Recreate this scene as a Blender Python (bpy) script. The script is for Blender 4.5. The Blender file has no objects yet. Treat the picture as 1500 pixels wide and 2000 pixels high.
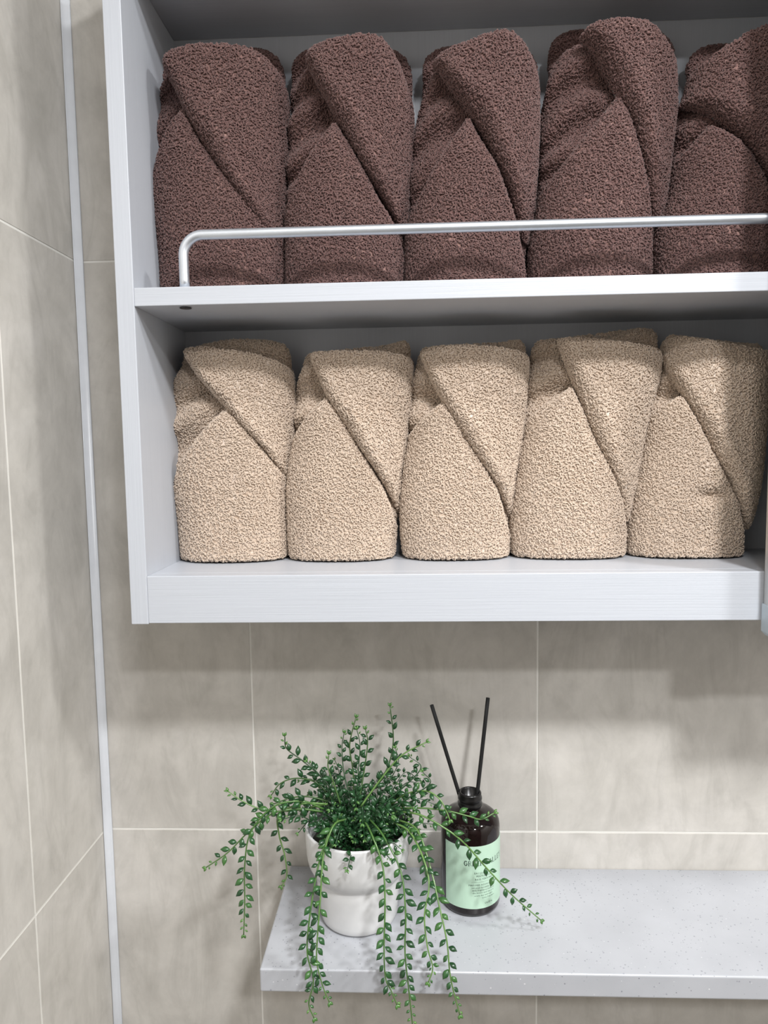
import bpy, bmesh, math, random
from mathutils import Vector, Matrix, noise
PI = math.pi
random.seed(7)
C = bpy.context.scene.collection
S = bpy.context.scene

# ------------------------------------------------------------------ camera
F_PX, YAW, PITCH, ROLL = 1390.6, .0433, .0878, -.0157
CAM = Vector((.3396, -.7279, .4061))
_fw = Vector((-math.sin(YAW)*math.cos(PITCH), math.cos(YAW)*math.cos(PITCH), -math.sin(PITCH)))
_r0 = Vector((math.cos(YAW), math.sin(YAW), 0)); _u0 = _r0.cross(_fw)
_r = math.cos(ROLL)*_r0 + math.sin(ROLL)*_u0
_u = -math.sin(ROLL)*_r0 + math.cos(ROLL)*_u0
cd = bpy.data.cameras.new('camera'); cam = bpy.data.objects.new('camera', cd); C.objects.link(cam)
cam.matrix_world = Matrix(((_r.x, _u.x, -_fw.x, CAM.x), (_r.y, _u.y, -_fw.y, CAM.y), (_r.z, _u.z, -_fw.z, CAM.z), (0, 0, 0, 1)))
cd.sensor_fit = 'VERTICAL'; cd.sensor_height = 24; cd.lens = 24*F_PX/2000
cd.clip_start = .02
S.camera = cam

def at(px, py, y):
    """point of the plane Y = y seen at a photo pixel (used to read measures off the photograph)"""
    d = (px-750)/F_PX*_r - (py-1000)/F_PX*_u + _fw
    return CAM + d*((y-CAM.y)/d.y)

# ------------------------------------------------------------------ light and exposure
W = bpy.data.worlds.new('world'); S.world = W; W.use_nodes = True
W.node_tree.nodes['Background'].inputs[0].default_value = (.8, .85, .9, 1)
W.node_tree.nodes['Background'].inputs[1].default_value = .0
S.view_settings.view_transform = 'Standard'; S.view_settings.look = 'None'
S.view_settings.gamma = 1; S.view_settings.use_curve_mapping = False
S.view_settings.exposure = 0.0

def downlight_or_fill(x, y, power, size, col):
    l = bpy.data.lights.new('downlight_or_fill_lamp', 'AREA'); l.shape = 'DISK'; l.size = size
    l.energy = power; l.color = col
    o = bpy.data.objects.new('downlight_or_fill_lamp', l); o.location = (x, y, 1.188); C.objects.link(o)
    return o
LIGHTS = [(.72, -1.0, 18.0, .13, (.975, .985, 1)), (1.25, -.64, 13.0, .14, (.985, .985, .985)), (.85, -1.6, 15.0, .14, (.975, .985, 1)),  # third lamp is added fill for the front faces and wall under the cabinet
          (.40, -.92, 5.0, .12, (.985, .985, 1))]  # fill lamp added to brighten the left wall, no known fixture
for a in LIGHTS: downlight_or_fill(*a)

# ------------------------------------------------------------------ helpers
def tag(o, label=None, cat=None, group=None, kind=None):
    if label: o['label'] = label
    if cat: o['category'] = cat
    if group: o['group'] = group
    if kind: o['kind'] = kind
    return o

def empty(name, loc, label, cat, group=None):
    o = bpy.data.objects.new(name, None); C.objects.link(o); o.location = loc
    o.empty_display_size = .02
    return tag(o, label, cat, group)

def link(name, me, mat, parent=None, smooth=False):
    o = bpy.data.objects.new(name, me); C.objects.link(o)
    if mat and not me.materials: me.materials.append(mat)
    if parent:
        o.parent = parent
        o.matrix_parent_inverse = Matrix.Translation(-world_loc(parent))
    if smooth:
        for p in me.polygons: p.use_smooth = True
    return o

def world_loc(o):
    v = Vector(o.location)
    while o.parent:
        v = v + o.matrix_parent_inverse.translation
        o = o.parent; v = v + Vector(o.location)
    return v

def from_bm(name, bm, mat, parent=None, smooth=False):
    me = bpy.data.meshes.new(name); bm.to_mesh(me); bm.free()
    return link(name, me, mat, parent, smooth)

def box_bm(x0, x1, y0, y1, z0, z1, bev=0, seg=2, bm=None):
    b = bmesh.new()
    r = bmesh.ops.create_cube(b, size=1)
    for v in b.verts:
        v.co = Vector((x0+(v.co.x+.5)*(x1-x0), y0+(v.co.y+.5)*(y1-y0), z0+(v.co.z+.5)*(z1-z0)))
    if bev: bmesh.ops.bevel(b, geom=b.edges[:], offset=bev, segments=seg, affect='EDGES', profile=.5)
    if bm is None: return b
    me = bpy.data.meshes.new('t'); b.to_mesh(me); b.free(); bm.from_mesh(me); bpy.data.meshes.remove(me)
    return bm

def box(name, x0, x1, y0, y1, z0, z1, mat, parent=None, bev=0, seg=2):
    return from_bm(name, box_bm(x0, x1, y0, y1, z0, z1, bev, seg), mat, parent)

def lathe_bm(prof, cx=0, cy=0, n=48, bm=None, cap0=False, cap1=False):
    bm = bm or bmesh.new()
    rings = []
    for r, z in prof:
        rings.append([bm.verts.new((cx+r*math.cos(2*PI*k/n), cy+r*math.sin(2*PI*k/n), z)) for k in range(n)])
    for a, b in zip(rings, rings[1:]):
        for k in range(n): bm.faces.new((a[k], a[(k+1) % n], b[(k+1) % n], b[k]))
    if cap0: bm.faces.new(rings[0][::-1])
    if cap1: bm.faces.new(rings[-1])
    bmesh.ops.recalc_face_normals(bm, faces=bm.faces)
    return bm

def tube_bm(pts, rad, n=8, bm=None, cap=True):
    bm = bm or bmesh.new(); pts = [Vector(p) for p in pts]
    if not isinstance(rad, (list, tuple)): rad = [rad]*len(pts)
    t = (pts[1]-pts[0]).normalized(); a = t.orthogonal().normalized(); rings = []
    for i, p in enumerate(pts):
        t = (pts[min(i+1, len(pts)-1)]-pts[max(i-1, 0)]).normalized()
        a = (a-a.dot(t)*t).normalized(); b = t.cross(a)
        rings.append([bm.verts.new(p+rad[i]*(math.cos(2*PI*k/n)*a+math.sin(2*PI*k/n)*b)) for k in range(n)])
    for q, w in zip(rings, rings[1:]):
        for k in range(n): bm.faces.new((q[k], q[(k+1) % n], w[(k+1) % n], w[k]))
    if cap: bm.faces.new(rings[0][::-1]); bm.faces.new(rings[-1])
    return bm

def catmull(P, n=6):
    P = [Vector(p) for p in P]; Q = [2*P[0]-P[1]]+P+[2*P[-1]-P[-2]]; out = []
    for i in range(1, len(Q)-2):
        a, b, c, d = Q[i-1:i+3]
        for k in range(n):
            t = k/n
            out.append(.5*((2*b)+(c-a)*t+(2*a-5*b+4*c-d)*t*t+(3*b-a-3*c+d)*t**3))
    out.append(P[-1]); return out

def interp(pts, x):
    if x <= pts[0][0]: return pts[0][1]
    for a, b in zip(pts, pts[1:]):
        if x <= b[0]:
            t = (x-a[0])/max(1e-9, b[0]-a[0]); return a[1]+(b[1]-a[1])*t
    return pts[-1][1]

# ------------------------------------------------------------------ materials
def mat(name):
    m = bpy.data.materials.new(name); m.use_nodes = True
    nt = m.node_tree; b = nt.nodes['Principled BSDF']
    return m, nt, b
def N(nt, t, **kw):
    n = nt.nodes.new(t)
    for k, v in kw.items():
        if k[0] == '_': setattr(n, k[1:], v)
        else: n.inputs[k.replace('__', ' ')].default_value = v
    return n
def ramp(nt, fac, stops):
    r = nt.nodes.new('ShaderNodeValToRGB'); nt.links.new(fac, r.inputs[0])
    e = r.color_ramp.elements
    e[0].position, e[0].color = stops[0][0], (*stops[0][1], 1)
    e[1].position, e[1].color = stops[-1][0], (*stops[-1][1], 1)
    for p, c in stops[1:-1]:
        k = e.new(p); k.color = (*c, 1)
    return r
def srgb(r, g, b):
    f = lambda c: (c/255/12.92) if c/255 <= .04045 else ((c/255+.055)/1.055)**2.4
    return (f(r), f(g), f(b))
def bump(nt, b, h, strength, dist):
    k = N(nt, 'ShaderNodeBump', Strength=strength, Distance=dist)
    nt.links.new(h, k.inputs['Height']); nt.links.new(k.outputs[0], b.inputs['Normal'])

def coords(nt, scale=(1, 1, 1), obj_rand=False, kind='Object'):
    tc = nt.nodes.new('ShaderNodeTexCoord'); mp = nt.nodes.new('ShaderNodeMapping')
    nt.links.new(tc.outputs[kind], mp.inputs[0]); mp.inputs['Scale'].default_value = scale
    if obj_rand:
        oi = nt.nodes.new('ShaderNodeObjectInfo'); mul = nt.nodes.new('ShaderNodeVectorMath'); mul.operation = 'SCALE'
        mul.inputs[0].default_value = (7.3, 3.1, 9.7); nt.links.new(oi.outputs['Random'], mul.inputs['Scale'])
        nt.links.new(mul.outputs[0], mp.inputs['Location'])
    return mp.outputs[0]

def make_tile_mat():
    m, nt, b = mat('stone_look_tile')
    v = coords(nt, (1, 1, 1), True)
    n1 = N(nt, 'ShaderNodeTexNoise', Scale=7, Detail=7, Roughness=.62, Distortion=1.2); nt.links.new(v, n1.inputs[0])
    n2 = N(nt, 'ShaderNodeTexNoise', Scale=26, Detail=8, Roughness=.7, Distortion=.5); nt.links.new(v, n2.inputs[0])
    v2 = coords(nt, (5, 5, 1.6), True)
    n3 = N(nt, 'ShaderNodeTexNoise', Scale=4, Detail=8, Roughness=.65, Distortion=2.5); nt.links.new(v2, n3.inputs[0])
    r1 = ramp(nt, n1.outputs[0], [(.3, srgb(190, 186, 179)), (.5, srgb(201, 197, 190)), (.72, srgb(211, 207, 201))])
    r2 = ramp(nt, n2.outputs[0], [(.35, (.93, .93, .93)), (.65, (1.05, 1.05, 1.05))])
    r3 = ramp(nt, n3.outputs[0], [(.36, (.91, .91, .905)), (.5, (1, 1, 1)), (.62, (1.03, 1.03, 1.03))])
    a = N(nt, 'ShaderNodeMixRGB', _blend_type='MULTIPLY', Fac=1); nt.links.new(r1.outputs[0], a.inputs[1]); nt.links.new(r2.outputs[0], a.inputs[2])
    c = N(nt, 'ShaderNodeMixRGB', _blend_type='MULTIPLY', Fac=1); nt.links.new(a.outputs[0], c.inputs[1]); nt.links.new(r3.outputs[0], c.inputs[2])
    nt.links.new(c.outputs[0], b.inputs['Base Color'])
    b.inputs['Roughness'].default_value = .42
    bump(nt, b, n2.outputs[0], .12, .001)
    return m
M = {}
M['tile'] = make_tile_mat()

def flat(name, col, rough=.5, metal=0, spec=.5, **kw):
    m, nt, b = mat(name)
    v = coords(nt); n = N(nt, 'ShaderNodeTexNoise', Scale=60, Detail=3); nt.links.new(v, n.inputs[0])
    r = ramp(nt, n.outputs[0], [(.3, tuple(c*.97 for c in col)), (.7, tuple(min(1, c*1.03) for c in col))])
    nt.links.new(r.outputs[0], b.inputs['Base Color'])
    b.inputs['Roughness'].default_value = rough; b.inputs['Metallic'].default_value = metal
    b.inputs['Specular IOR Level'].default_value = spec
    for k, x in kw.items(): b.inputs[k.replace('__', ' ')].default_value = x
    return m
M['grout'] = flat('grout', srgb(228, 226, 220), .8)
M['bead'] = flat('corner_bead', srgb(222, 225, 230), .3)
M['paint'] = flat('painted_ceiling', srgb(235, 235, 233), .8)
M['wood'] = flat('low_bounce_dark_wall', srgb(92, 84, 78), .5)  # unseen front wall, dark colour made up to cut bounce into the cabinet
M['floor'] = flat('floor_tile', srgb(96, 93, 88), .5)

def make_board(name, stretch, col=srgb(190, 194, 201)):
    m, nt, b = mat(name)
    v = coords(nt, stretch)
    n = N(nt, 'ShaderNodeTexNoise', Scale=1, Detail=5, Roughness=.6, Distortion=.15); nt.links.new(v, n.inputs[0])
    r = ramp(nt, n.outputs[0], [(.35, tuple(c*.955 for c in col)), (.65, col)])
    nt.links.new(r.outputs[0], b.inputs['Base Color']); b.inputs['Roughness'].default_value = .38
    bump(nt, b, n.outputs[0], .25, .0006)
    return m
M['board_h'] = make_board('white_grain_board_horizontal', (9, 700, 700))
M['board_v'] = make_board('white_grain_board_vertical', (700, 700, 9))
M['alu'] = flat('brushed_aluminium', srgb(196, 197, 196), .34, .75)
M['rail'] = flat('satin_steel', srgb(220, 226, 234), .36, .85)
M['cap'] = flat('grey_plastic', srgb(186, 198, 208), .4)
M['mirror'] = flat('mirror_glass', (.85, .87, .87), .02, 1)
M['dark'] = flat('dark_metal', srgb(70, 70, 72), .4, .6)

def make_counter():
    m, nt, b = mat('speckled_solid_surface')
    v = coords(nt)
    n = N(nt, 'ShaderNodeTexNoise', Scale=14, Detail=4); nt.links.new(v, n.inputs[0])
    base = ramp(nt, n.outputs[0], [(.3, srgb(170, 172, 177)), (.7, srgb(182, 184, 189))])
    vo = N(nt, 'ShaderNodeTexVoronoi', Scale=480, Randomness=1); nt.links.new(v, vo.inputs[0])
    sep = nt.nodes.new('ShaderNodeSeparateColor'); nt.links.new(vo.outputs['Color'], sep.inputs[0])
    # only some cells carry a speck, each of its own size and tone
    gt = N(nt, 'ShaderNodeMath', _operation='GREATER_THAN'); nt.links.new(sep.outputs[0], gt.inputs[0]); gt.inputs[1].default_value = .70
    sz = N(nt, 'ShaderNodeMath', _operation='MULTIPLY'); nt.links.new(sep.outputs[1], sz.inputs[0]); sz.inputs[1].default_value = .42
    lt = N(nt, 'ShaderNodeMath', _operation='LESS_THAN'); nt.links.new(vo.outputs['Distance'], lt.inputs[0]); nt.links.new(sz.outputs[0], lt.inputs[1])
    mu = N(nt, 'ShaderNodeMath', _operation='MULTIPLY'); nt.links.new(gt.outputs[0], mu.inputs[0]); nt.links.new(lt.outputs[0], mu.inputs[1])
    tone = ramp(nt, sep.outputs[2], [(0, srgb(120, 120, 128)), (.6, srgb(155, 157, 164)), (1, srgb(216, 217, 219))])
    mx = N(nt, 'ShaderNodeMixRGB'); nt.links.new(mu.outputs[0], mx.inputs[0]); nt.links.new(base.outputs[0], mx.inputs[1]); nt.links.new(tone.outputs[0], mx.inputs[2])
    nt.links.new(mx.outputs[0], b.inputs['Base Color']); b.inputs['Roughness'].default_value = .3
    return m
M['counter'] = make_counter()
M['ceramic'] = flat('white_glazed_ceramic', srgb(214, 214, 214), .16)
M['soil'] = flat('dark_foam', srgb(40, 44, 34), .9)
M['black'] = flat('matt_black_fibre', srgb(8, 8, 8), .75)
M['neck'] = flat('black_plastic', srgb(12, 11, 12), .28)
M['label'] = flat('mint_paper', srgb(182, 212, 190), .5)
M['ink'] = flat('dark_green_ink', srgb(44, 62, 56), .6)
def make_amber():
    m, nt, b = mat('dark_amber_glass')
    b.inputs['Base Color'].default_value = (.16, .035, .02, 1)
    b.inputs['Roughness'].default_value = .06
    b.inputs['Transmission Weight'].default_value = .03
    v = coords(nt); n = N(nt, 'ShaderNodeTexNoise', Scale=40); nt.links.new(v, n.inputs[0])
    r = ramp(nt, n.outputs[0], [(.3, (.006, .003, .003)), (.7, (.010, .004, .004))]); nt.links.new(r.outputs[0], b.inputs['Base Color'])
    return m
M['amber'] = make_amber()

def make_terry(name, lo, mid, hi):
    m, nt, b = mat(name)
    v = coords(nt)
    n = N(nt, 'ShaderNodeTexNoise', Scale=420, Detail=2, Roughness=.6); nt.links.new(v, n.inputs[0])
    n2 = N(nt, 'ShaderNodeTexNoise', Scale=38, Detail=4); nt.links.new(v, n2.inputs[0])
    ad = N(nt, 'ShaderNodeMath', _operation='MULTIPLY_ADD'); nt.links.new(n2.outputs[0], ad.inputs[0]); ad.inputs[1].default_value = .45
    oi = nt.nodes.new('ShaderNodeObjectInfo')
    sc = N(nt, 'ShaderNodeMath', _operation='MULTIPLY'); nt.links.new(n.outputs[0], sc.inputs[0]); sc.inputs[1].default_value = .55
    nt.links.new(sc.outputs[0], ad.inputs[2])
    r = ramp(nt, ad.outputs[0], [(.38, lo), (.5, mid), (.62, hi)])
    nt.links.new(r.outputs[0], b.inputs['Base Color'])
    b.inputs['Roughness'].default_value = .95; b.inputs['Specular IOR Level'].default_value = .15
    b.inputs['Sheen Weight'].default_value = .25; b.inputs['Sheen Roughness'].default_value = .5
    return m
M['beige'] = make_terry('beige_terry', srgb(184, 163, 143), srgb(208, 190, 172), srgb(228, 214, 201))
M['brown'] = make_terry('brown_terry', srgb(76, 54, 52), srgb(112, 85, 81), srgb(152, 121, 113))

def make_leaf(name, a, b_, c):
    m, nt, b = mat(name)
    oi = nt.nodes.new('ShaderNodeObjectInfo'); v = coords(nt, kind='Object')
    n = N(nt, 'ShaderNodeTexNoise', Scale=90, Detail=2); nt.links.new(v, n.inputs[0])
    ad = N(nt, 'ShaderNodeMath', _operation='MULTIPLY_ADD'); nt.links.new(oi.outputs['Random'], ad.inputs[0]); ad.inputs[1].default_value = .6
    s2 = N(nt, 'ShaderNodeMath', _operation='MULTIPLY'); nt.links.new(n.outputs[0], s2.inputs[0]); s2.inputs[1].default_value = .5
    nt.links.new(s2.outputs[0], ad.inputs[2])
    r = ramp(nt, ad.outputs[0], [(.2, a), (.55, b_), (.9, c)]); nt.links.new(r.outputs[0], b.inputs['Base Color'])
    b.inputs['Roughness'].default_value = .3; b.inputs['Coat Weight'].default_value = .15
    return m
M['leaf'] = make_leaf('waxy_leaf', srgb(26, 60, 32), srgb(40, 82, 44), srgb(70, 112, 54))
M['leaf_tip'] = make_leaf('young_leaf', srgb(50, 90, 46), srgb(68, 110, 52), srgb(96, 136, 68))
M['stem'] = make_leaf('green_stem', srgb(66, 104, 50), srgb(92, 128, 66), srgb(110, 146, 80))
M['stem_dark'] = make_leaf('dark_stem', srgb(40, 66, 38), srgb(62, 92, 50), srgb(80, 110, 60))

# ------------------------------------------------------------------ room shell
X1, Y1, Z0, Z1 = 1.75, -1.9, -1.2, 1.2
G1, GL = .1651, -.145
GW = .0009            # half grout width
def wall(name, *b): return tag(box(name, *b, M['grout']), kind='structure')
wb = wall('wall_back', -.1, X1+.1, .0004, .1, Z0, Z1)
wl = wall('wall_left', -.1, -.0004, Y1, .0009, Z0, Z1)
wr = tag(box('wall_right', X1, X1+.1, Y1, .0009, Z0, Z1, M['tile']), kind='structure')
wf = tag(box('wall_front', -.1, X1+.1, Y1-.1, Y1, Z0, Z1, M['wood']), kind='structure')
tag(box('floor', -.1, X1+.1, Y1-.1, .1, Z0-.1, Z0, M['floor']), kind='structure')
tag(box('ceiling', -.1, X1+.1, Y1-.1, .1, Z1, Z1+.1, M['paint']), kind='structure')
rows = [(-1.2, -.6), (-.6, 0), (0, .6), (.6, 1.2)]
xs = [0, G1]
while xs[-1] < X1-.01: xs.append(min(X1, xs[-1]+.3))
ys = [0, GL]
while ys[-1] > Y1+.01: ys.append(max(Y1, ys[-1]-.3))
tm = {}
def tile(w, h, axis):
    k = (round(w, 4), axis)
    if k not in tm:
        bm = box_bm(-w/2, w/2, 0, .006, -h/2, h/2, .0004, 1) if axis == 'x' else box_bm(-.006, 0, -w/2, w/2, -h/2, h/2, .0004, 1)
        me = bpy.data.meshes.new('tile'); bm.to_mesh(me); bm.free(); me.materials.append(M['tile']); tm[k] = me
    return tm[k]
for z0, z1 in rows:
    for a, b in zip(xs, xs[1:]):
        o = link('tile', tile(b-a-2*GW, z1-z0-2*GW, 'x'), None, wb); o.location = ((a+b)/2, 0, (z0+z1)/2)
    for a, b in zip(ys, ys[1:]):
        o = link('tile', tile(a-b-2*GW, z1-z0-2*GW, 'y'), None, wl); o.location = (0, (a+b)/2, (z0+z1)/2)
# silicone bead in the corner: a concave fillet
bm = bmesh.new(); n = 8; rr = .0074; ring = [(0, 0)]
sec = [(-.0, .0)] + [(rr-rr*.92*math.sin(t*PI/2/n), -(rr-rr*.92*math.cos(t*PI/2/n))) for t in range(n+1)]
lo = [bm.verts.new((x, y, Z0)) for x, y in sec]; hi = [bm.verts.new((x, y, Z1)) for x, y in sec]
for k in range(len(sec)):
    j = (k+1) % len(sec); bm.faces.new((lo[k], lo[j], hi[j], hi[k]))
bm.faces.new(lo[::-1]); bm.faces.new(hi); bmesh.ops.recalc_face_normals(bm, faces=bm.faces)
tag(from_bm('trim_1', bm, M['bead'], None, True), 'pale corner strip between the left and back tiled walls', None, kind='structure')

# ------------------------------------------------------------------ cabinet
XL, YF, T = .095, -.1358, .015
XR = 1.16; ZS, ZB, ZV = .5421, .2602, .3011
ZT = .806
cab = empty('wall_cabinet', ((XL+XR)/2, YF/2, ZB), 'white wood-grain wall cabinet with open shelves holding folded towels', 'cabinet')
B = .0006
box('side_panel', XL, XL+T, YF, -.0005, ZB-.0008, ZT+T+.05, M['board_v'], cab, B)
box('side_panel', XR-T, XR, YF, -.0005, ZB-.0008, ZT+T+.05, M['board_v'], cab, B)
box('bottom_panel', XL+T, XR-T, YF+.0155, -.0045, ZV-.015, ZV, M['board_h'], cab, B)
box('front_rail', XL+T, XR-T, YF+.0002, YF+.0155, ZB, ZV, M['board_h'], cab, B)['label'] = 'deep white front board under the beige towels'
box('shelf', XL+T, XR-T, YF+.0003, -.0045, ZS-.015, ZS, M['board_h'], cab, B)
box('top_panel', XL+T, XR-T, YF+.0003, -.0045, ZT, ZT+T, M['board_h'], cab, B)
box('back_panel', XL+T, XR-T, -.0045, -.0005, ZV-.015, ZT, M['board_v'], cab)
# screw under the shelf that holds the guard rail
sx, sy = .1499, -.1262
bm = lathe_bm([(.0045, ZS-.0153), (.0050, ZS-.0158), (.0044, ZS-.0160), (.0036, ZS-.0155), (.0018, ZS-.0153), (.0005, ZS-.0153)], sx, sy, 20, cap1=True)
tag(from_bm('screw', bm, M['dark'], cab, True), 'small dark screw head under the shelf')
# towel guard rail
RY = -.1262; rp = []
zr = (at(900, 442, RY).z+at(1450, 430, RY).z)/2
xr0 = .1499; rb = .0165
pts = [Vector((xr0, RY, ZS))] + [Vector((xr0, RY, ZS+(zr-rb-ZS)*k/4)) for k in range(1, 4)]
pts += [Vector((xr0+rb-rb*math.cos(t*PI/2/10), RY, zr-rb+rb*math.sin(t*PI/2/10))) for t in range(11)]
pts += [Vector((x, RY, zr)) for x in (.25, .4, .6, .8, 1.0, 1.09)]
pts += [Vector((1.09+rb*math.sin(t*PI/2/10), RY, zr-rb+rb*math.cos(t*PI/2/10))) for t in range(1, 11)]
pts += [Vector((1.09+rb, RY, ZS))]
bm = tube_bm(pts, .0041, 20)
from_bm('guard_rail', bm, M['rail'], cab, True)['label'] = 'bent silver rod running in front of the brown towels'

# sliding door that closes off the right of the cabinet
DX0, DX1, DY0, DY1 = .6255, 1.158, YF-.0225, YF-.0015
ZD0 = .2478
door = empty('sliding_cabinet_door', ((DX0+DX1)/2, DY1, ZD0), 'aluminium framed mirrored cabinet door at the right edge of the shelves', 'door')
fw = .022
for x0, x1 in ((DX0, DX0+fw), (DX1-fw, DX1)):
    bm = box_bm(x0, x1, DY0, DY1, ZD0+.022, ZT+.055, .0016, 3)
    box_bm(x0-.0006, x0+.004, DY0+.006, DY1-.007, ZD0+.022, ZT+.055, .0005, 1, bm)
    from_bm('frame_stile', bm, M['alu'], door)
box('frame_rail', DX0+fw, DX1-fw, DY0, DY1, ZD0+.002, ZD0+.024, M['alu'], door, .001)
box('frame_rail', DX0+fw, DX1-fw, DY0, DY1, ZT+.033, ZT+.055, M['alu'], door, .001)
box('mirror', DX0+fw-.002, DX1-fw+.002, DY0+.004, DY0+.009, ZD0+.02, ZT+.04, M['mirror'], door)
for x0, x1, s in ((DX0-.001, DX0+.026, 1), (DX1-.026, DX1+.001, -1)):
    bm = bmesh.new()
    # corner cap with a chamfered foot
    yb = [DY0-.001, DY1+.0004]
    sec = [(x0 if s > 0 else x1, ZD0+.027), (x0 if s > 0 else x1, ZD0+.004), ((x0+.004) if s > 0 else (x1-.004), ZD0), ((x1 if s > 0 else x0), ZD0), ((x1 if s > 0 else x0), ZD0+.018), ((x0+.012) if s > 0 else (x1-.012), ZD0+.018), ((x0+.012) if s > 0 else (x1-.012), ZD0+.027)]
    f = [bm.verts.new((x, yb[0], z)) for x, z in sec]; g = [bm.verts.new((x, yb[1], z)) for x, z in sec]
    bm.faces.new(f); bm.faces.new(g[::-1])
    for k in range(len(sec)):
        j = (k+1) % len(sec); bm.faces.new((f[k], g[k], g[j], f[j]))
    bmesh.ops.recalc_face_normals(bm, faces=bm.faces)
    bmesh.ops.bevel(bm, geom=bm.edges[:], offset=.0005, segments=1, affect='EDGES')
    from_bm('corner_cap', bm, M['cap'], door)['label'] = 'blue-grey plastic corner cap'

# ------------------------------------------------------------------ ledge
ZC = -.0405
led = from_bm('stone_ledge', box_bm(.2005, X1, -.1537, 0, ZC-.0212, ZC, .0016, 3), M['counter'])
tag(led, 'white speckled stone ledge carrying the plant and the diffuser bottle', 'shelf')

# ------------------------------------------------------------------ towels
def pile_tree():
    """terry loops: small arches of yarn scattered over the cloth, joined to it"""
    ng = bpy.data.node_groups.new('terry_loops', 'GeometryNodeTree')
    ng.interface.new_socket('Geometry', in_out='INPUT', socket_type='NodeSocketGeometry')
    ng.interface.new_socket('Geometry', in_out='OUTPUT', socket_type='NodeSocketGeometry')
    ms = ng.interface.new_socket('Material', in_out='INPUT', socket_type='NodeSocketMaterial')
    nd = ng.nodes; L = ng.links.new
    gi = nd.new('NodeGroupInput'); go = nd.new('NodeGroupOutput')
    at_ = nd.new('GeometryNodeInputNamedAttribute'); at_.data_type = 'FLOAT'; at_.inputs['Name'].default_value = 'pile'
    mul = nd.new('ShaderNodeMath'); mul.operation = 'MULTIPLY'; mul.inputs[1].default_value = DENS
    L(at_.outputs['Attribute'], mul.inputs[0])
    dp = nd.new('GeometryNodeDistributePointsOnFaces'); L(gi.outputs['Geometry'], dp.inputs['Mesh']); L(mul.outputs[0], dp.inputs['Density'])
    arc = nd.new('GeometryNodeCurveArc'); arc.inputs['Resolution'].default_value = 6; arc.inputs['Radius'].default_value = .00092; arc.inputs['Sweep Angle'].default_value = math.radians(235); arc.inputs['Start Angle'].default_value = math.radians(-27)
    cc = nd.new('GeometryNodeCurvePrimitiveCircle'); cc.inputs['Resolution'].default_value = 5; cc.inputs['Radius'].default_value = .00044
    cm = nd.new('GeometryNodeCurveToMesh'); L(arc.outputs[0], cm.inputs['Curve']); L(cc.outputs[0], cm.inputs['Profile Curve']); cm.inputs['Fill Caps'].default_value = True
    tr = nd.new('GeometryNodeTransform'); L(cm.outputs[0], tr.inputs[0]); tr.inputs['Rotation'].default_value = (PI/2, 0, 0); tr.inputs['Translation'].default_value = (0, 0, .0003)
    sm = nd.new('GeometryNodeSetShadeSmooth'); L(tr.outputs[0], sm.inputs[0])
    st = nd.new('GeometryNodeSetMaterial'); L(sm.outputs[0], st.inputs[0]); L(gi.outputs['Material'], st.inputs['Material'])
    rv = nd.new('FunctionNodeRandomValue'); rv.data_type = 'FLOAT_VECTOR'
    rv.inputs[0].default_value = (-.9, -.9, -PI); rv.inputs[1].default_value = (.9, .9, PI)
    rot = nd.new('FunctionNodeRotateRotation'); rot.rotation_space = 'LOCAL'
    L(dp.outputs['Rotation'], rot.inputs[0]); L(rv.outputs[0], rot.inputs[1])
    rs = nd.new('FunctionNodeRandomValue'); rs.data_type = 'FLOAT'; rs.inputs[2].default_value = .8; rs.inputs[3].default_value = 1.5
    ip = nd.new('GeometryNodeInstanceOnPoints'); L(dp.outputs['Points'], ip.inputs['Points']); L(st.outputs[0], ip.inputs['Instance'])
    L(rot.outputs[0], ip.inputs['Rotation']); L(rs.outputs[1], ip.inputs['Scale'])
    L(ip.outputs[0], go.inputs[0])
    return ng, ms.identifier
DENS = 430000.0
PILE, MATSOCK = pile_tree()

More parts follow.
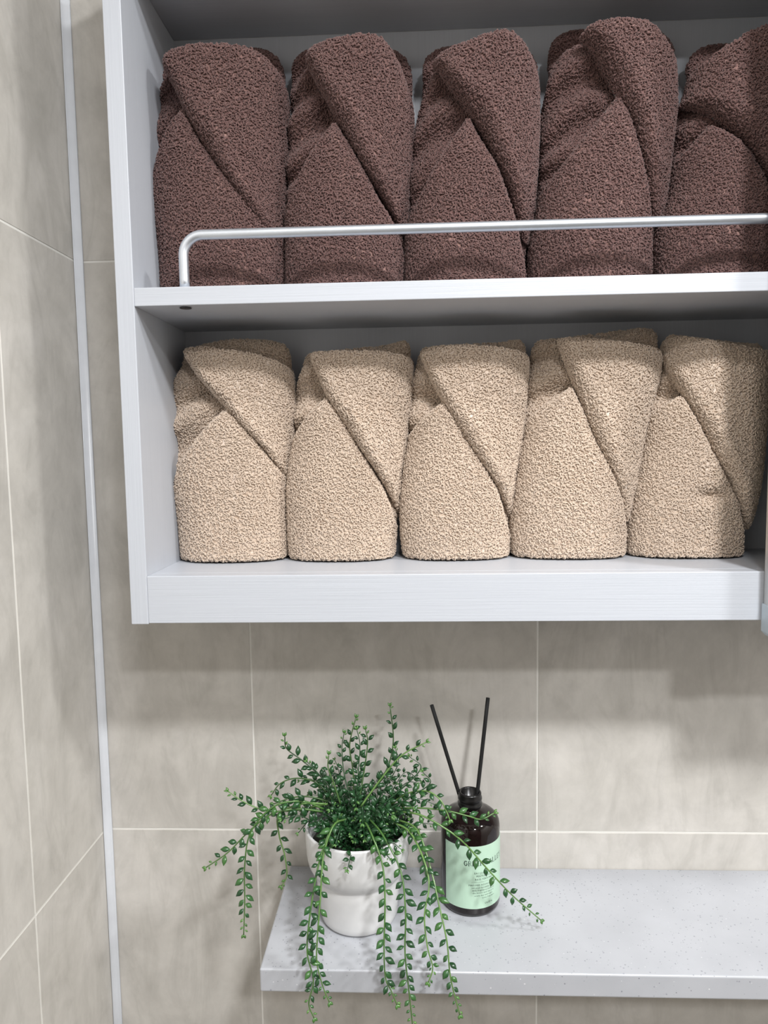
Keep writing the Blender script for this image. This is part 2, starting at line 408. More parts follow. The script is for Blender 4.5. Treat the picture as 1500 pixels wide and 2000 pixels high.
def spow(c, e): return math.copysign(abs(c)**e, c)
class Cloth:
    """front-rounded upright bundle; left/right edges and top line are traced curves in world x, z"""
    def __init__(s, left, right, top, z0, yc, hd, ex, seed, yp, yt, yf):
        cv = lambda pts, y=yf: [(lambda p: (p.x, p.z))(at(a, b, y)) for a, b in pts]
        s.z0, s.yc, s.hd, s.ex, s.seed = z0, yc, hd, ex, seed; s.cv = cv
        s.L = sorted([(z, x) for x, z in cv(left, yp)]); s.R = sorted([(z, x) for x, z in cv(right, yp)])
        s.T = sorted(cv(top, yt)); s.H = max(z for x, z in s.T)-z0
    def smooth(s, pts, x, w):
        return sum(interp(pts, x+w*k)*c for k, c in ((-1, .25), (0, .5), (1, .25)))
    def warp(s, x, q, T=None):
        t = s.smooth(T or s.T, x, .006)-s.z0
        return s.z0+q*t
    def q_of(s, x, z, T=None): return (z-s.z0)/(s.smooth(T or s.T, x, .006)-s.z0)
    def point(s, th, q, off=0.0, T=None, rt=.012, body=False):
        """th: PI = left, PI/2 = front, 0 = right, 3PI/2 = back; q in 0..1 from shelf to top"""
        zz = s.z0+q*s.H
        l, r = s.smooth(s.L, zz, .006), s.smooth(s.R, zz, .006)
        xc, hw = (l+r)/2, (r-l)/2-.0016
        d = (1-q)*s.H; k = 1.0
        if d < rt: k = math.sqrt(max(0, 1-((rt-d)/rt)**2))
        db = q*s.H; kb = 1.0
        if db < .006: kb = .8+.2*math.sqrt(max(0, 1-((.006-db)/.006)**2))
        shrink = rt*(1-k)
        hw2 = max(.001, hw-shrink*.35-.006*(1-kb)*2)+(-.0012 if body else off*.1)
        hd2 = max(.001, s.hd*(.66 if body else 1)*(.9+.1*math.sin(PI*min(1, .15+q)))-shrink*.8-.006*(1-kb)*2)+off
        c, sn = math.cos(th), math.sin(th)
        x = xc+hw2*spow(c, 2/s.ex); y = s.yc-hd2*spow(sn, 2/s.ex)
        # loose undulation of the cloth
        p = Vector((x*16+s.seed*5, y*16, zz*16))
        y -= .0022*noise.noise(p)*kb; x += .0012*noise.noise(p+Vector((9, 2, 4)))
        z = s.warp(x, q, T)
        return Vector((x, y, z))
    def theta(s, x, q):
        zz = s.z0+q*s.H; l, r = s.smooth(s.L, zz, .006), s.smooth(s.R, zz, .006)
        xc, hw = (l+r)/2, (r-l)/2-.0016
        u = max(-1, min(1, (x-xc)/hw)); u = spow(u, s.ex/2)
        return math.acos(max(-1, min(1, u)))

def add_pile(o, m, fn):
    me = o.data.copy(); me.name = 'pile'; a = me.attributes.new('pile', 'FLOAT', 'POINT')
    for i, v in enumerate(me.vertices): a.data[i].value = fn(v)
    p = bpy.data.objects.new('pile', me); C.objects.link(p); p.parent = o; p['kind'] = 'stuff'
    md = p.modifiers.new('terry', 'NODES'); md.node_group = PILE; md[MATSOCK] = m

def build_body(c, name, m, root, wr):
    bm = bmesh.new(); NT, NQ = 72, 66; rings = []
    for j in range(NQ+1):
        q = j/NQ; q = 1-(1-q)**1.0 if q < .8 else q
        ring = []
        for i in range(NT):
            th = 2*PI*i/NT; p = c.point(th, q, body=True)
            sn = math.sin(th)
            if sn > -.2:   # gathered creases high on the left of the bundle
                w = max(0, min(1, (q-.38)/.15))*max(0, min(1, (1-q)/.08))
                lx = max(0, min(1, (-math.cos(th)+.7)))
                fx = p.x*22; f = math.sin(q*c.H*165+fx*wr+c.seed*2.1+2.5*noise.noise(Vector((p.x*20, c.seed, q*5))))
                p.y -= .0055*w*lx*f; 
            ring.append(bm.verts.new(p))
        rings.append(ring)
    for a, b in zip(rings, rings[1:]):
        for k in range(NT): bm.faces.new((a[k], a[(k+1) % NT], b[(k+1) % NT], b[k]))
    bm.faces.new(rings[0][::-1]); bm.faces.new(rings[-1])
    bmesh.ops.recalc_face_normals(bm, faces=bm.faces)
    o = from_bm(name, bm, m, root, True)
    add_pile(o, m, lambda v: 1.0 if v.co.y < c.yc+.012 or v.co.z > c.z0+c.H*.93 else 0.0)
    return o

def build_fold(c, name, m, root, edge_l, edge_r, q0, q1, th_mm, T=None, label=None, rise=0.0, off0=0.0, roll=0.0, rmax=.005, dent=None):
    """thick flap lying on the front of the bundle between two traced edges (None = round the side)"""
    el = None if edge_l is None else sorted([(c.q_of(x, z, T), x) for x, z in c.cv(edge_l)])
    er = None if edge_r is None else sorted([(c.q_of(x, z, T), x) for x, z in c.cv(edge_r)])
    if q0 is None: q0 = min((el or er)[0][0], (er or el)[0][0])
    if q1 is None: q1 = max((el or er)[-1][0], (er or el)[-1][0])
    bm = bmesh.new(); NQ, K = 84, 34; rings = []
    for j in range(NQ+1):
        q = q0+(q1-q0)*(j/NQ)
        ta = PI+.5 if el is None else c.theta(c.smooth(el, q, .012), q)
        tb = -.5 if er is None else c.theta(c.smooth(er, q, .012), q)
        if ta < tb+.01: ta = tb+.01
        out, inn = [], []
        w = (ta-tb)
        for i in range(K+1):
            s_ = i/K; e = .5-.5*math.cos(PI*s_); th = ta-(ta-tb)*e
            width = w*.05
            dl = (ta-th)*.05; dr = (th-tb)*.05
            rr_ = min(rmax, max(.0008, width*.5))
            def pr(d): return math.sqrt(max(0, 1-(1-min(1, d/rr_))**2))
            pf = min(pr(dl) if el else 1, pr(dr) if er else 1)
            en = min(1, width/.012)
            be = roll*math.exp(-((dl-.006)/.008)**2) if el else 0
            tail = min(1, (q-q0)*c.H/.04) if q0 > .08 else 1
            out.append(c.point(th, q, off0+(th_mm+be)*pf*(.35+.65*en)*(.3+.7*tail)+rise*max(0, q-.3), T))
            inn.append(c.point(th, q, off0-.0035, T))
        if dent:
            for p in out:
                p.y += .0085*math.exp(-((p.x-dent[0])/.013)**2-((p.z-dent[1])/.006)**2)
        rings.append([bm.verts.new(p) for p in out+inn[::-1]])
    n = len(rings[0])
    for a, b in zip(rings, rings[1:]):
        for k in range(n): bm.faces.new((a[k], a[(k+1) % n], b[(k+1) % n], b[k]))
    bm.faces.new(rings[0][::-1]); bm.faces.new(rings[-1])
    bmesh.ops.recalc_face_normals(bm, faces=bm.faces)
    nout = K+1
    o = from_bm(name, bm, m, root, True)
    cnt = n
    add_pile(o, m, lambda v: 1.0 if (v.index % cnt) < nout else 0.0)
    if label: o['label'] = label
    return o

beige = [
 dict(L=[(345,676),(326,720),(322,760),(326,850),(332,940),(345,1040),(352,1100)], R=[(564,668),(568,760),(563,850),(558,920),(555,1000),(557,1100)],
      T=[(328,700),(345,680),(370,670),(400,663),(440,656),(500,657),(545,664),(566,682)], FT=[(345,682),(368,674),(400,673),(450,680),(500,688),(540,700),(568,720)],
      F=[(343,670),(352,690),(385,735),(440,797),(475,835),(510,872),(545,925),(560,965)],
      PL=[(438,798),(400,835),(365,880),(340,915),(326,955)], PR=[(438,798),(460,815),(490,850),(520,895),(545,935),(556,985),(560,1100)]),
 dict(L=[(585,690),(568,730),(566,780),(569,830),(562,880),(556,960),(558,1040),(563,1100)], R=[(806,660),(803,720),(797,780),(792,850),(783,920),(781,1000),(773,1040),(769,1100)],
      T=[(570,700),(585,690),(600,684),(680,680),(740,678),(770,662),(795,656),(806,662)], FT=[(590,690),(610,683),(700,681),(760,684),(806,692)],
      F=[(590,665),(602,690),(625,740),(640,775),(670,825),(700,870),(735,920),(765,975),(782,1015)],
      PL=[(635,778),(600,810),(575,845),(550,885)], PR=[(635,778),(655,800),(690,860),(720,910),(745,955),(762,1000),(775,1050),(778,1100)]),
 dict(L=[(812,680),(797,730),(793,790),(796,840),(786,880),(781,960),(783,1040),(790,1100)], R=[(1036,665),(1031,740),(1026,800),(1019,850),(1009,920),(1003,980),(998,1040),(996,1100)],
      T=[(800,700),(815,682),(830,672),(900,668),(985,672),(1005,656),(1025,655),(1036,664)], FT=[(815,685),(840,672),(900,670),(985,676),(1036,684)],
      F=[(812,665),(825,692),(845,740),(872,790),(905,850),(940,900),(970,945),(992,985),(1006,1020)],
      PL=[(868,785),(830,815),(800,850),(775,890)], PR=[(868,785),(890,815),(920,870),(950,920),(972,960),(990,1020),(1003,1060),(1006,1100)]),
 dict(L=[(1040,665),(1030,700),(1026,760),(1023,830),(1012,880),(1002,960),(1000,1040),(1003,1100)], R=[(1298,640),(1292,700),(1275,760),(1262,820),(1250,890),(1242,950),(1235,1000),(1228,1040),(1226,1100)],
      T=[(1030,672),(1045,664),(1070,657),(1100,655),(1190,660),(1240,640),(1275,630),(1298,638)], FT=[(1040,664),(1100,655),(1180,661),(1240,668),(1298,676)],
      F=[(1090,635),(1098,665),(1110,700),(1130,755),(1150,810),(1175,870),(1200,925),(1218,975),(1234,1020)],
      PL=[(1120,757),(1080,785),(1045,815),(1020,850),(995,890)], PR=[(1120,757),(1145,810),(1165,860),(1190,905),(1207,940),(1221,985),(1232,1040),(1236,1100)]),
 dict(L=[(1303,655),(1291,700),(1276,760),(1263,830),(1251,890),(1238,960),(1230,1040),(1230,1100)], R=[(1506,670),(1500,800),(1490,900),(1480,1000),(1465,1050),(1458,1100)],
      T=[(1295,665),(1305,654),(1330,645),(1380,655),(1430,665),(1506,665)], FT=[(1300,658),(1330,648),(1380,660),(1430,672),(1506,680)],
      F=[(1300,635),(1308,670),(1320,715),(1345,770),(1375,830),(1405,890),(1435,945),(1455,990),(1474,1035)],
      PL=[(1340,775),(1300,800),(1270,835),(1245,875)], PR=[(1340,775),(1370,830),(1400,890),(1425,940),(1447,980),(1462,1040),(1468,1100)]),
]
brown = [
 dict(B=(303,555,88), L=[(306,105),(296,150),(291,200),(292,300),(293,380),(300,450),(308,500),(312,580)], R=[(548,100),(553,150),(552,250),(549,350),(551,440),(552,580)],
      T=[(296,120),(310,103),(330,95),(400,88),(490,87),(520,94),(553,118)], FT=[(296,122),(312,104),(330,96),(400,88),(490,87),(520,98),(553,135)],
      F=[(303,90),(312,118),(330,150),(360,215),(395,275),(430,330),(470,385),(505,430),(535,470),(555,515)],
      PL=[(352,202),(325,240),(300,290),(280,340)], PR=[(352,202),(385,270),(425,325),(470,380),(510,430),(538,480),(556,560),(556,580)]),
 dict(B=(565,807,88), L=[(585,100),(565,130),(554,180),(552,280),(553,360),(555,450),(557,580)], R=[(785,95),(803,140),(803,200),(799,300),(796,400),(790,480),(786,580)],
      T=[(555,135),(570,115),(590,92),(620,82),(700,68),(748,64),(775,85),(806,118)], FT=[(580,110),(592,94),(620,83),(700,68),(748,65),(770,92),(806,140)],
      F=[(582,75),(594,102),(615,145),(645,200),(675,255),(710,320),(745,370),(770,405),(796,450)],
      PL=[(650,232),(610,290),(575,350),(545,405)], PR=[(650,232),(680,275),(710,330),(735,380),(765,425),(784,480),(794,540),(794,580)]),
 dict(B=(822,1056,84), L=[(838,105),(815,145),(800,190),(797,290),(797,370),(791,430),(789,580)], R=[(1045,75),(1055,120),(1056,200),(1051,300),(1046,390),(1036,440),(1029,580)],
      T=[(800,160),(820,128),(850,96),(920,80),(985,56),(1020,65),(1055,100)], FT=[(830,110),(850,93),(920,80),(985,56),(1020,68),(1055,110)],
      F=[(830,70),(850,100),(880,150),(915,200),(945,250),(970,300),(995,350),(1014,400),(1032,450)],
      PL=[(915,222),(870,290),(830,360),(780,440)], PR=[(915,222),(940,270),(970,320),(990,370),(1009,420),(1024,480),(1037,540),(1037,580)]),
 dict(B=(1072,1326,52), L=[(1095,70),(1070,110),(1061,170),(1057,260),(1054,350),(1047,400),(1038,470),(1036,580)], R=[(1300,45),(1322,80),(1324,160),(1316,260),(1309,340),(1301,400),(1286,440),(1279,580)],
      T=[(1060,125),(1075,95),(1110,62),(1160,45),(1200,38),(1270,42),(1322,72)], FT=[(1130,56),(1160,44),(1200,38),(1270,42),(1322,82)],
      F=[(1125,25),(1147,58),(1175,90),(1195,130),(1220,185),(1245,240),(1262,300),(1275,350),(1290,405)],
      PL=[(1215,178),(1165,240),(1110,310),(1070,360),(1030,410)], PR=[(1215,178),(1240,240),(1258,300),(1270,350),(1279,420),(1287,540),(1287,580)]),
 dict(B=(1345,1600,80), L=[(1350,110),(1330,150),(1326,230),(1317,300),(1311,350),(1293,400),(1284,450),(1282,580)], R=[(1590,60),(1602,150),(1595,300),(1570,400),(1552,580)],
      T=[(1325,150),(1345,128),(1400,92),(1480,52),(1560,40),(1600,60)], FT=[(1320,160),(1335,138),(1400,94),(1480,52),(1560,44),(1600,70)],
      F=[(1310,120),(1334,146),(1370,180),(1420,220),(1460,260),(1490,300),(1530,370),(1570,440)],
      PL=[(1400,233),(1350,290),(1310,350),(1285,395)], PR=[(1400,233),(1450,270),(1480,310),(1510,370),(1540,440),(1560,540),(1560,580)]),
]
blab = ['folded beige terry towel against the left side panel, lower shelf',
        'folded beige terry towel second from the left side panel on the lower shelf',
        'folded beige terry towel in the middle of the lower shelf row',
        'tall folded beige towel with a raised right corner, fourth on the lower shelf',
        'folded beige towel with a dark dent, next to the aluminium door frame']
nlab = ['folded dark brown towel against the left side panel behind the rail bend',
        'folded dark brown towel second from the left on the upper shelf',
        'folded dark brown towel in the middle of the upper shelf row',
        'folded dark brown towel with a narrow rolled flap, fourth on the upper shelf',
        'folded dark brown towel cut off by the right edge of the frame']
def towel(d, z0, yc, hd, m, seed, ys, label, group, th, dent=None):
    c = Cloth(d['L'], d['R'], d['T'], z0, yc, hd, 2.4, seed, *ys)
    mid = c.point(PI/2, .3).x
    root = empty('folded_towel', (mid, yc, z0), label, 'towel', group)
    FT = sorted(c.cv(d['FT'], ys[1]))
    if 'B' in d:
        x0, x1, y0 = d['B']
        rc = Cloth([(x0, y0), (x0, 580)], [(x1, y0), (x1, 580)], [(x0, y0+34), (x0+28, y0+6), (x0+60, y0), (x1-50, y0), (x1-18, y0+12), (x1, y0+48)],
                   z0, -.0265, .0165, 3.4, seed+3, -.034, -.034, -.034)
        build_body(rc, 'rear_layer', m, root, 0)
    build_body(c, 'back_layer', m, root, .5 if seed % 2 else -.4)
    build_fold(c, 'crossed_flap', m, root, d['F'], None, None, .985, th, FT, None, roll=.0028, rmax=.011)
    build_fold(c, 'front_fold', m, root, d['PL'], d['PR'], .012, None, th*.72, None, None, rmax=.006, dent=dent)
for i, d in enumerate(beige):
    towel(d, ZV+.0008, -.0360, .0250, M['beige'], i+1, (-.05, -.066, -.072), blab[i], 'beige towels on the lower shelf', .0165,
          (lambda p: (p.x, p.z))(at(1395, 968, -.075)) if i == 4 else None)
for i, d in enumerate(brown):
    towel(d, ZS+.0008, -.0480, .035, M['brown'], i+11, (-.065, -.088, -.094), nlab[i], 'brown towels on the upper shelf', .018)

# ------------------------------------------------------------------ diffuser bottle and reeds
bx, by = .3903, -.0545; R_ = .0288
bot = empty('diffuser_bottle', (bx, by, ZC), 'dark amber round bottle with a mint green label on the stone ledge', 'bottle')
z = ZC
prof = [(.0255, z+.0003), (.0278, z+.0016), (R_, z+.0045), (R_, z+.080), (.0282, z+.0845), (.0262, z+.0885), (.0225, z+.0915), (.017, z+.0935), (.0125, z+.0948), (.0108, z+.0962), (.0105, z+.099)]
from_bm('glass_body', lathe_bm(prof, bx, by, 64, cap0=True, cap1=True), M['amber'], bot, True)
zn = z+.0965
prof = [(.0085, zn+.004), (.0085, zn+.0145), (.0092, zn+.0152), (.0108, zn+.0150), (.0112, zn+.0140), (.0110, zn+.0115), (.0117, zn+.0105), (.0119, zn+.0085), (.0112, zn+.0075), (.0112, zn+.0055), (.0120, zn+.0045), (.0120, zn+.0025), (.0112, zn+.0015), (.0108, zn)]
nk = from_bm('neck_ring', lathe_bm(prof, bx, by, 40, cap0=True), M['neck'], bot, True); nk['label'] = 'black ribbed neck collar'
LC = math.radians(28)
def cyl(u, v, r): # u metres along the label round the bottle, v height
    a = LC+u/R_; return Vector((bx+r*math.sin(a), by-r*math.cos(a), v))
lz0, lz1 = z+.0095, z+.0715
bm = bmesh.new(); rows_ = []
for k in range(49):
    u = R_*math.radians(-86+172*k/48); rows_.append([bm.verts.new(cyl(u, v, R_+o)) for v, o in ((lz0, .00003), (lz0, .00028), (lz1, .00028), (lz1, .00003))])
for a, b in zip(rows_, rows_[1:]):
    for k in range(3): bm.faces.new((a[k], b[k], b[k+1], a[k+1]))
bmesh.ops.recalc_face_normals(bm, faces=bm.faces)
from_bm('label', bm, M['label'], bot, False)['label'] = 'pale mint green paper label with dark print'
# print: serif capitals drawn as strokes, wrapped on the label
GL_ = {'G': ([(.85,.78),(.6,1),(.3,.95),(.08,.65),(.08,.35),(.3,.05),(.6,0),(.82,.15),(.82,.42)], [(.6,.42),(1,.42)]),
 'R': ([(.2,0),(.2,1)], [(.05,1),(.6,1),(.78,.85),(.78,.65),(.6,.52),(.2,.52)], [(.5,.52),(.9,0)], [(.05,0),(.38,0)]),
 'E': ([(.2,0),(.2,1)], [(.05,1),(.8,1),(.8,.85)], [(.2,.52),(.6,.52)], [(.05,0),(.85,0),(.85,.17)]),
 'N': ([(.15,0),(.15,1)], [(.15,1),(.85,0)], [(.85,0),(.85,1)], [(0,0),(.32,0)], [(0,1),(.2,1)], [(.7,1),(1,1)]),
 'V': ([(.1,1),(.5,0)], [(.5,0),(.9,1)], [(0,1),(.28,1)], [(.75,1),(1,1)]),
 'A': ([(.1,0),(.5,1)], [(.5,1),(.9,0)], [(.25,.35),(.75,.35)], [(0,0),(.25,0)], [(.72,0),(1,0)]),
 'L': ([(.2,0),(.2,1)], [(.05,1),(.4,1)], [(.05,0),(.85,0),(.85,.2)]),
 'Y': ([(.1,1),(.5,.5)], [(.9,1),(.5,.5)], [(.5,.5),(.5,0)], [(0,1),(.28,1)], [(.75,1),(1,1)], [(.33,0),(.67,0)]),
 ' ': ()}
def stroke(bm, pts, w, r):
    for (x0, y0), (x1, y1) in zip(pts, pts[1:]):
        dx, dy = x1-x0, y1-y0; l = math.hypot(dx, dy) or 1; nx, ny = -dy/l*w/2, dx/l*w/2
        bm.faces.new([bm.verts.new(cyl(x, y, r)) for x, y in ((x0+nx, y0+ny), (x0-nx, y0-ny), (x1-nx, y1-ny), (x1+nx, y1+ny))])
def word(bm, txt, h, u0, v0, adv):
    u = u0
    for ch in txt:
        for st in GL_[ch]:
            ver = abs(st[0][0]-st[-1][0]) < .3 and abs(st[0][1]-st[-1][1]) > .5
            stroke(bm, [(u+x*h*.72, v0+y*h) for x, y in st], h*(.16 if ver or ch == 'G' else .085), R_+.00036)
        u += adv*(.55 if ch == ' ' else 1)
bm = bmesh.new(); h = .0046; adv = .0038
word(bm, 'GREEN VALLEY', h, -adv*11.6/2, z+.0525, adv)
def small(txt, size, v, u=0.0):
    cu = bpy.data.curves.new('t', 'FONT'); cu.body = txt; cu.size = size; cu.align_x = 'CENTER'; cu.resolution_u = 1; cu.space_character = 1.15
    o = bpy.data.objects.new('t', cu); C.objects.link(o); me = o.to_mesh(); vs = [bm.verts.new(cyl(p.co.x+u, p.co.y+v, R_+.00036)) for p in me.vertices]
    for f in me.polygons:
        try: bm.faces.new([vs[i] for i in f.vertices])
        except ValueError: pass
    o.to_mesh_clear(); bpy.data.objects.remove(o); bpy.data.curves.remove(cu)
small('EAU JOLI FLEUR', .0024, z+.0443, -.003); small('MIXTURE OF', .0024, z+.0412, -.003); small('BASE PERFUME', .0024, z+.0381, -.003)
stroke(bm, [(-.0155+k*.001, z+.0362) for k in range(27)], .00012, R_+.00036)
for k, t in enumerate(['PERFUMED ROOM DIFFUSER', 'set your favourite mood', 'with fragrance reeds in', 'the bottle and enjoy it', 'every day and night']):
    small(t, .0021, z+.0325-k*.0026, -.003)
small('home fragrance', .0019, z+.0325-5*.0026, .002)
small('cedre', .0034, z+.0135, .002)
ink = from_bm('label_print', bm, M['ink'], bot); ink['label'] = 'dark green lettering on the mint label'

def reed(top, foot, label):
    top, foot = Vector(top), Vector(foot); d = top-foot
    pts = [foot+d*k/6 for k in range(7)]
    o = from_bm('diffuser_reed', tube_bm(pts, .0019, 14), M['black'], None, True)
    return tag(o, label, 'reed', 'reeds in the diffuser bottle')
reed(at(843, 1377, -.045), (bx+.0035, by+.002, z+.06), 'thin black reed leaning left out of the amber bottle')
reed(at(953, 1363, -.043), (bx+.0012, by-.004, z+.06), 'thin black reed leaning slightly right out of the amber bottle')

# ------------------------------------------------------------------ pot and plant
px, py = .2815, -.0785
plant = empty('potted_trailing_plant', (px, py, ZC), 'green trailing plant in a stepped white ceramic pot on the stone ledge', 'plant')
ph = .0915
prof = [(.0300, .0004), (.0345, .0012), (.0362, .0035), (.0368, .008), (.0385, .022), (.0398, .034), (.0402, .0405), (.0400, .0435), (.0404, .0455), (.0418, .0475), (.0448, .051), (.0474, .057), (.0488, .064), (.0495, .075), (.0498, .0895), (.0494, .0912), (.0480, .0915), (.0472, .0908), (.0468, .088), (.0464, .070), (.043, .062), (.040, .058), (.0, .058)]
from_bm('pot', lathe_bm([(max(r, .0001), ZC+q) for r, q in prof], px, py, 72, cap0=True), M['ceramic'], plant, True)['label'] = 'stepped white ceramic pot'
bm = lathe_bm([(.0451, ZC+.070), (.044, ZC+.0745), (.03, ZC+.078), (.012, ZC+.0795), (.0005, ZC+.080)], px, py, 40, cap1=True, cap0=True)
for v in bm.verts: v.co.z += .0015*noise.noise(v.co*260)
from_bm('soil', bm, M['soil'], plant, True)

def leaf_mesh(name, L=.0076, Wd=.0044, Tk=.0026, bend=.0006):
    bm = bmesh.new(); prof = [(0, .14), (.12, .5), (.3, .9), (.46, 1), (.65, .82), (.85, .36), (1, .03)]; rings = []
    for t, r in prof:
        rings.append([bm.verts.new((t*L, math.cos(2*PI*k/8)*Wd/2*r, math.sin(2*PI*k/8)*Tk/2*r*(.75 if k in (5, 6, 7) else 1)-bend*(2*t-1)**2+bend)) for k in range(8)])
    for a, b in zip(rings, rings[1:]):
        for k in range(8): bm.faces.new((a[k], a[(k+1) % 8], b[(k+1) % 8], b[k]))
    bm.faces.new(rings[0][::-1]); bm.faces.new(rings[-1]); bmesh.ops.recalc_face_normals(bm, faces=bm.faces)
    me = bpy.data.meshes.new(name); bm.to_mesh(me); bm.free()
    for p in me.polygons: p.use_smooth = True
    return me
LM = []
for k, (l, w) in enumerate(((.0086, .0050), (.0076, .0048), (.0093, .0051))):
    me = leaf_mesh('leaf', l, w); me.materials.append(M['leaf']); LM.append(me)
tipm = leaf_mesh('young_leaf', .0058, .0032, .0018); tipm.materials.append(M['leaf_tip'])

def leaf_matrix(p, t, side, out, sc):
    """leaf at p growing off stem direction t towards side"""
    d = (t*math.cos(out)+side*math.sin(out)).normalized()
    nrm = d.cross(side.cross(t)).normalized()
    upv = (CAM-p).normalized()*.6+Vector((0, -.3, .7)); upv = (upv-upv.dot(d)*d).normalized()
    upv = (upv+Vector((random.uniform(-.5, .5), random.uniform(-.5, .5), random.uniform(-.5, .5)))*.7); upv = (upv-upv.dot(d)*d).normalized()
    yv = upv.cross(d)
    return Matrix(((d.x*sc, yv.x*sc, upv.x*sc, p.x), (d.y*sc, yv.y*sc, upv.y*sc, p.y), (d.z*sc, yv.z*sc, upv.z*sc, p.z), (0, 0, 0, 1)))

leaf_count = 0
loose = bmesh.new(); loose_tip = bmesh.new()
def strand(pts, scale=1.0, spacing=.0056, individual=True, skip=.12, rad=.00098, dark=False):
    global leaf_count
    P = catmull(pts, 8); Ls = [0]
    for a, b in zip(P, P[1:]): Ls.append(Ls[-1]+(b-a).length)
    tot = Ls[-1]
    st = None
    if individual:
        rads = [rad*(1-.45*l/tot) for l in Ls]
        st = from_bm('stem', tube_bm(P, rads, 6), M['stem_dark' if dark else 'stem'], plant, True)
    else:
        tube_bm(P, [rad*.9*(1-.45*l/tot) for l in Ls], 4, loose)
    s = tot*skip; k = random.randint(0, 1); i = 0
    while s < tot-.001:
        while i < len(Ls)-2 and Ls[i+1] < s: i += 1
        f = (s-Ls[i])/max(1e-9, Ls[i+1]-Ls[i]); p = P[i].lerp(P[i+1], f); t = (P[i+1]-P[i]).normalized()
        view = (p-CAM).normalized(); side = t.cross(view).normalized()*(1 if k % 2 else -1)
        side = (side+view*random.uniform(-.7, .5)).normalized()
        end = s/tot; sc = scale*(1.0 if end < .75 else 1.0-.4*(end-.75)/.25)*random.uniform(.8, 1.12)
        out = math.radians(random.uniform(30, 62))
        pp = p+side*.0009
        mtx = leaf_matrix(pp, t, side, out, sc)
        tip = end > .9
        me = tipm if tip else random.choice(LM)
        if individual and leaf_count < 296:
            o = bpy.data.objects.new('leaf', me); C.objects.link(o); o.parent = st
            o.matrix_parent_inverse = Matrix.Translation(-world_loc(st)); o.matrix_basis = mtx; leaf_count += 1
        else:
            tgt = loose_tip if tip else loose
            m2 = me.copy(); m2.transform(mtx); tgt.from_mesh(m2); bpy.data.meshes.remove(m2)
        s += spacing*random.uniform(.7, 1.25)*(1 if end < .8 else .75); k += 1
    for sg in (-1, 1):
        t = (P[-1]-P[-2]).normalized(); side = t.cross((P[-1]-CAM).normalized()).normalized()*sg
        m2 = tipm.copy(); m2.transform(leaf_matrix(P[-1], t, side, .45, scale*.8)); loose_tip.from_mesh(m2); bpy.data.meshes.remove(m2)
def P3(*a):
    out = []; y = None
    for q in a:
        y = q[2] if len(q) > 2 else y
        out.append(at(q[0], q[1], y))
    return out
core = Vector((px, py, ZC+.078))
# trailing strands in front of the ledge
strand(P3((668,1590,-.100),(645,1622,-.127),(622,1690,-.143),(605,1790,-.160),(600,1860,-.166),(612,1915,-.168),(603,1960),(613,1988)))
strand(P3((676,1600,-.102),(652,1612,-.126),(632,1670,-.140),(626,1750,-.156),(620,1830,-.166),(619,1880,-.168),(630,1925),(643,1957)))
strand(P3((710,1600,-.105),(726,1630,-.128),(747,1690,-.142),(752,1760,-.155),(750,1850,-.167),(753,1910,-.168),(764,1935),(775,1962)))
strand(P3((722,1600,-.104),(748,1632,-.128),(782,1700,-.145),(792,1780,-.160),(791,1860,-.168),(798,1930),(806,2005)))
strand(P3((765,1605,-.095),(800,1625,-.112),(828,1680,-.135),(838,1730,-.148),(829,1790,-.160),(835,1850,-.166),(845,1890),(837,1918)))
strand(P3((775,1600,-.088),(815,1622,-.108),(842,1700,-.130),(858,1770,-.148),(873,1840,-.162),(880,1910,-.168),(898,1982)))
strand(P3((768,1585,-.085),(815,1590,-.098),(860,1612,-.106),(905,1645,-.110),(950,1695,-.112),(1000,1748,-.110),(1056,1797,-.104)), spacing=.0068)
strand(P3((762,1580,-.080),(815,1578,-.090),(870,1583,-.096),(915,1594,-.098),(940,1600,-.096),(965,1588,-.092)))
strand(P3((765,1570,-.075),(795,1550,-.085),(832,1545,-.095),(858,1560,-.102),(872,1585,-.106),(878,1600,-.108)))
# left side
strand(P3((632,1580,-.090),(590,1565,-.098),(535,1575,-.105),(490,1625,-.110),(478,1690,-.112),(478,1760),(476,1825)))
strand(P3((630,1585,-.090),(580,1580,-.098),(530,1590,-.105),(485,1625,-.108),(445,1665),(403,1694)))
strand(P3((635,1570,-.085),(590,1570,-.090),(545,1590,-.092),(545,1630,-.092),(556,1670),(560,1710),(550,1730)), spacing=.0066)
strand(P3((640,1570,-.080),(575,1583,-.085),(520,1583,-.090),(478,1567),(446,1546)))
strand(P3((640,1565,-.078),(605,1556,-.080),(570,1558,-.080),(535,1570)), dark=True)
strand(P3((655,1570,-.075),(620,1530,-.072),(580,1520,-.070),(548,1530),(530,1553)), dark=True)
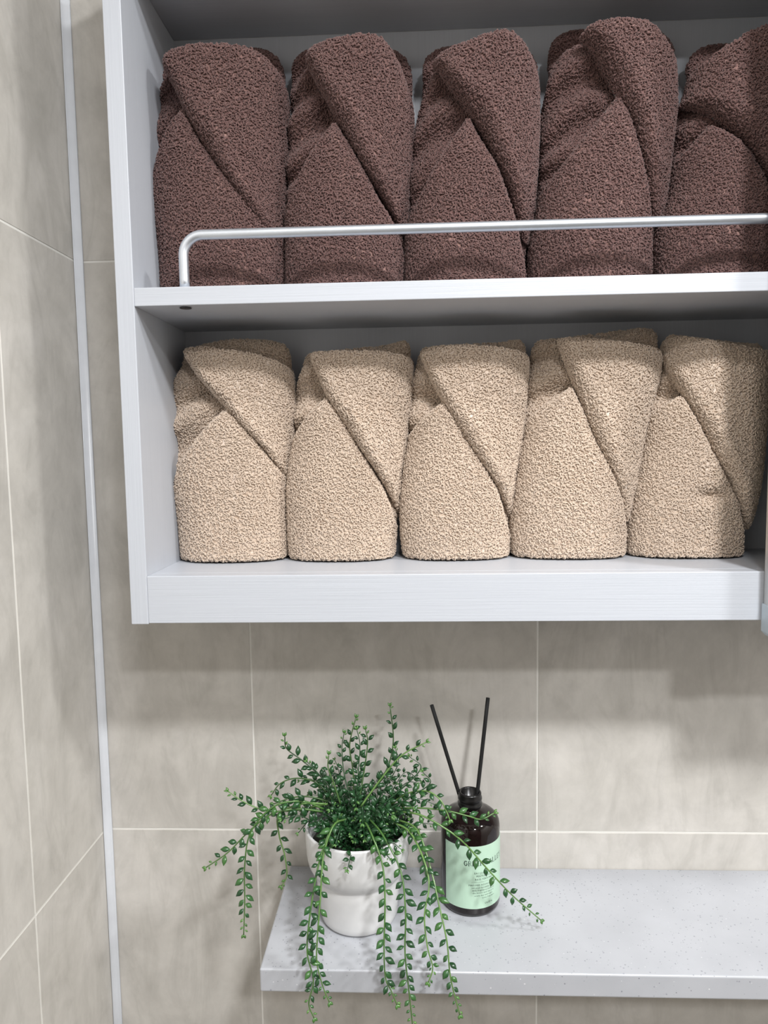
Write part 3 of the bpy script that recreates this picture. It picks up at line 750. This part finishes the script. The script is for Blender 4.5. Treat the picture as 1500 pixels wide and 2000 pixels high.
# upright sprigs
strand(P3((668,1570,-.075),(630,1520,-.070),(590,1485,-.066),(560,1462),(556,1438)), dark=True)
strand(P3((690,1570,-.070),(690,1510,-.060),(683,1455,-.052),(695,1402,-.048)), dark=True)
strand(P3((710,1565,-.065),(752,1510,-.056),(768,1450,-.048),(762,1380,-.044)), dark=True, spacing=.007)
strand(P3((705,1575,-.095),(745,1520,-.090),(785,1475,-.086),(832,1450,-.084)), spacing=.006)
strand(P3((665,1570,-.090),(652,1530,-.090),(641,1500,-.088),(642,1474,-.086)), dark=True)
strand(P3((700,1570,-.075),(712,1500,-.062),(718,1450,-.056),(714,1425,-.054)), dark=True)
for pts in (((688,1575,-.080),(672,1510,-.068),(668,1460,-.060),(672,1432,-.058)), ((695,1575,-.082),(700,1505,-.074),(703,1455,-.068),(697,1425,-.066)),
            ((735,1580,-.085),(785,1540,-.080),(822,1500,-.074),(800,1478,-.072)), ((730,1575,-.070),(755,1535,-.064),(778,1490,-.058),(772,1462,-.056)),
            ((655,1575,-.082),(632,1525,-.080),(612,1500,-.078),(600,1488,-.077)), ((745,1590,-.095),(795,1560,-.094),(840,1530,-.092),(826,1508,-.090))):
    strand(P3(*pts), dark=True, individual=False, spacing=.0052, scale=.9)
# dense middle: short arching sprigs
for k in range(84):
    a = random.uniform(0, 2*PI); r0 = random.uniform(.004, .032)
    p0 = core+Vector((r0*math.cos(a), r0*math.sin(a)*.9, -.002))
    a2 = a+random.uniform(-.7, .7); up = random.choice((.6, 1, 1, 1.35))*random.uniform(.022, .055)*(1-.3*r0/.032); sp = random.uniform(.008, .042)
    p1 = p0+Vector((sp*.35*math.cos(a2), sp*.35*math.sin(a2), up*.6))
    p2 = p0+Vector((sp*.8*math.cos(a2), sp*.8*math.sin(a2), up))
    p3 = p0+Vector((sp*1.25*math.cos(a2), sp*1.2*math.sin(a2), up*random.uniform(.6, 1.15)))
    for p in (p1, p2, p3): p.y = min(p.y, -.012)
    strand([p0, p1, p2, p3], scale=random.uniform(.62, .92), spacing=.0044, individual=False, skip=.05, rad=.0008)
o = from_bm('foliage', loose, M['leaf'], plant, True); o['kind'] = 'stuff'; o['label'] = 'dense dark green sprigs filling the middle of the pot'
o = from_bm('young_foliage', loose_tip, M['leaf_tip'], plant, True); o['kind'] = 'stuff'; o['label'] = 'light green young leaf tips'
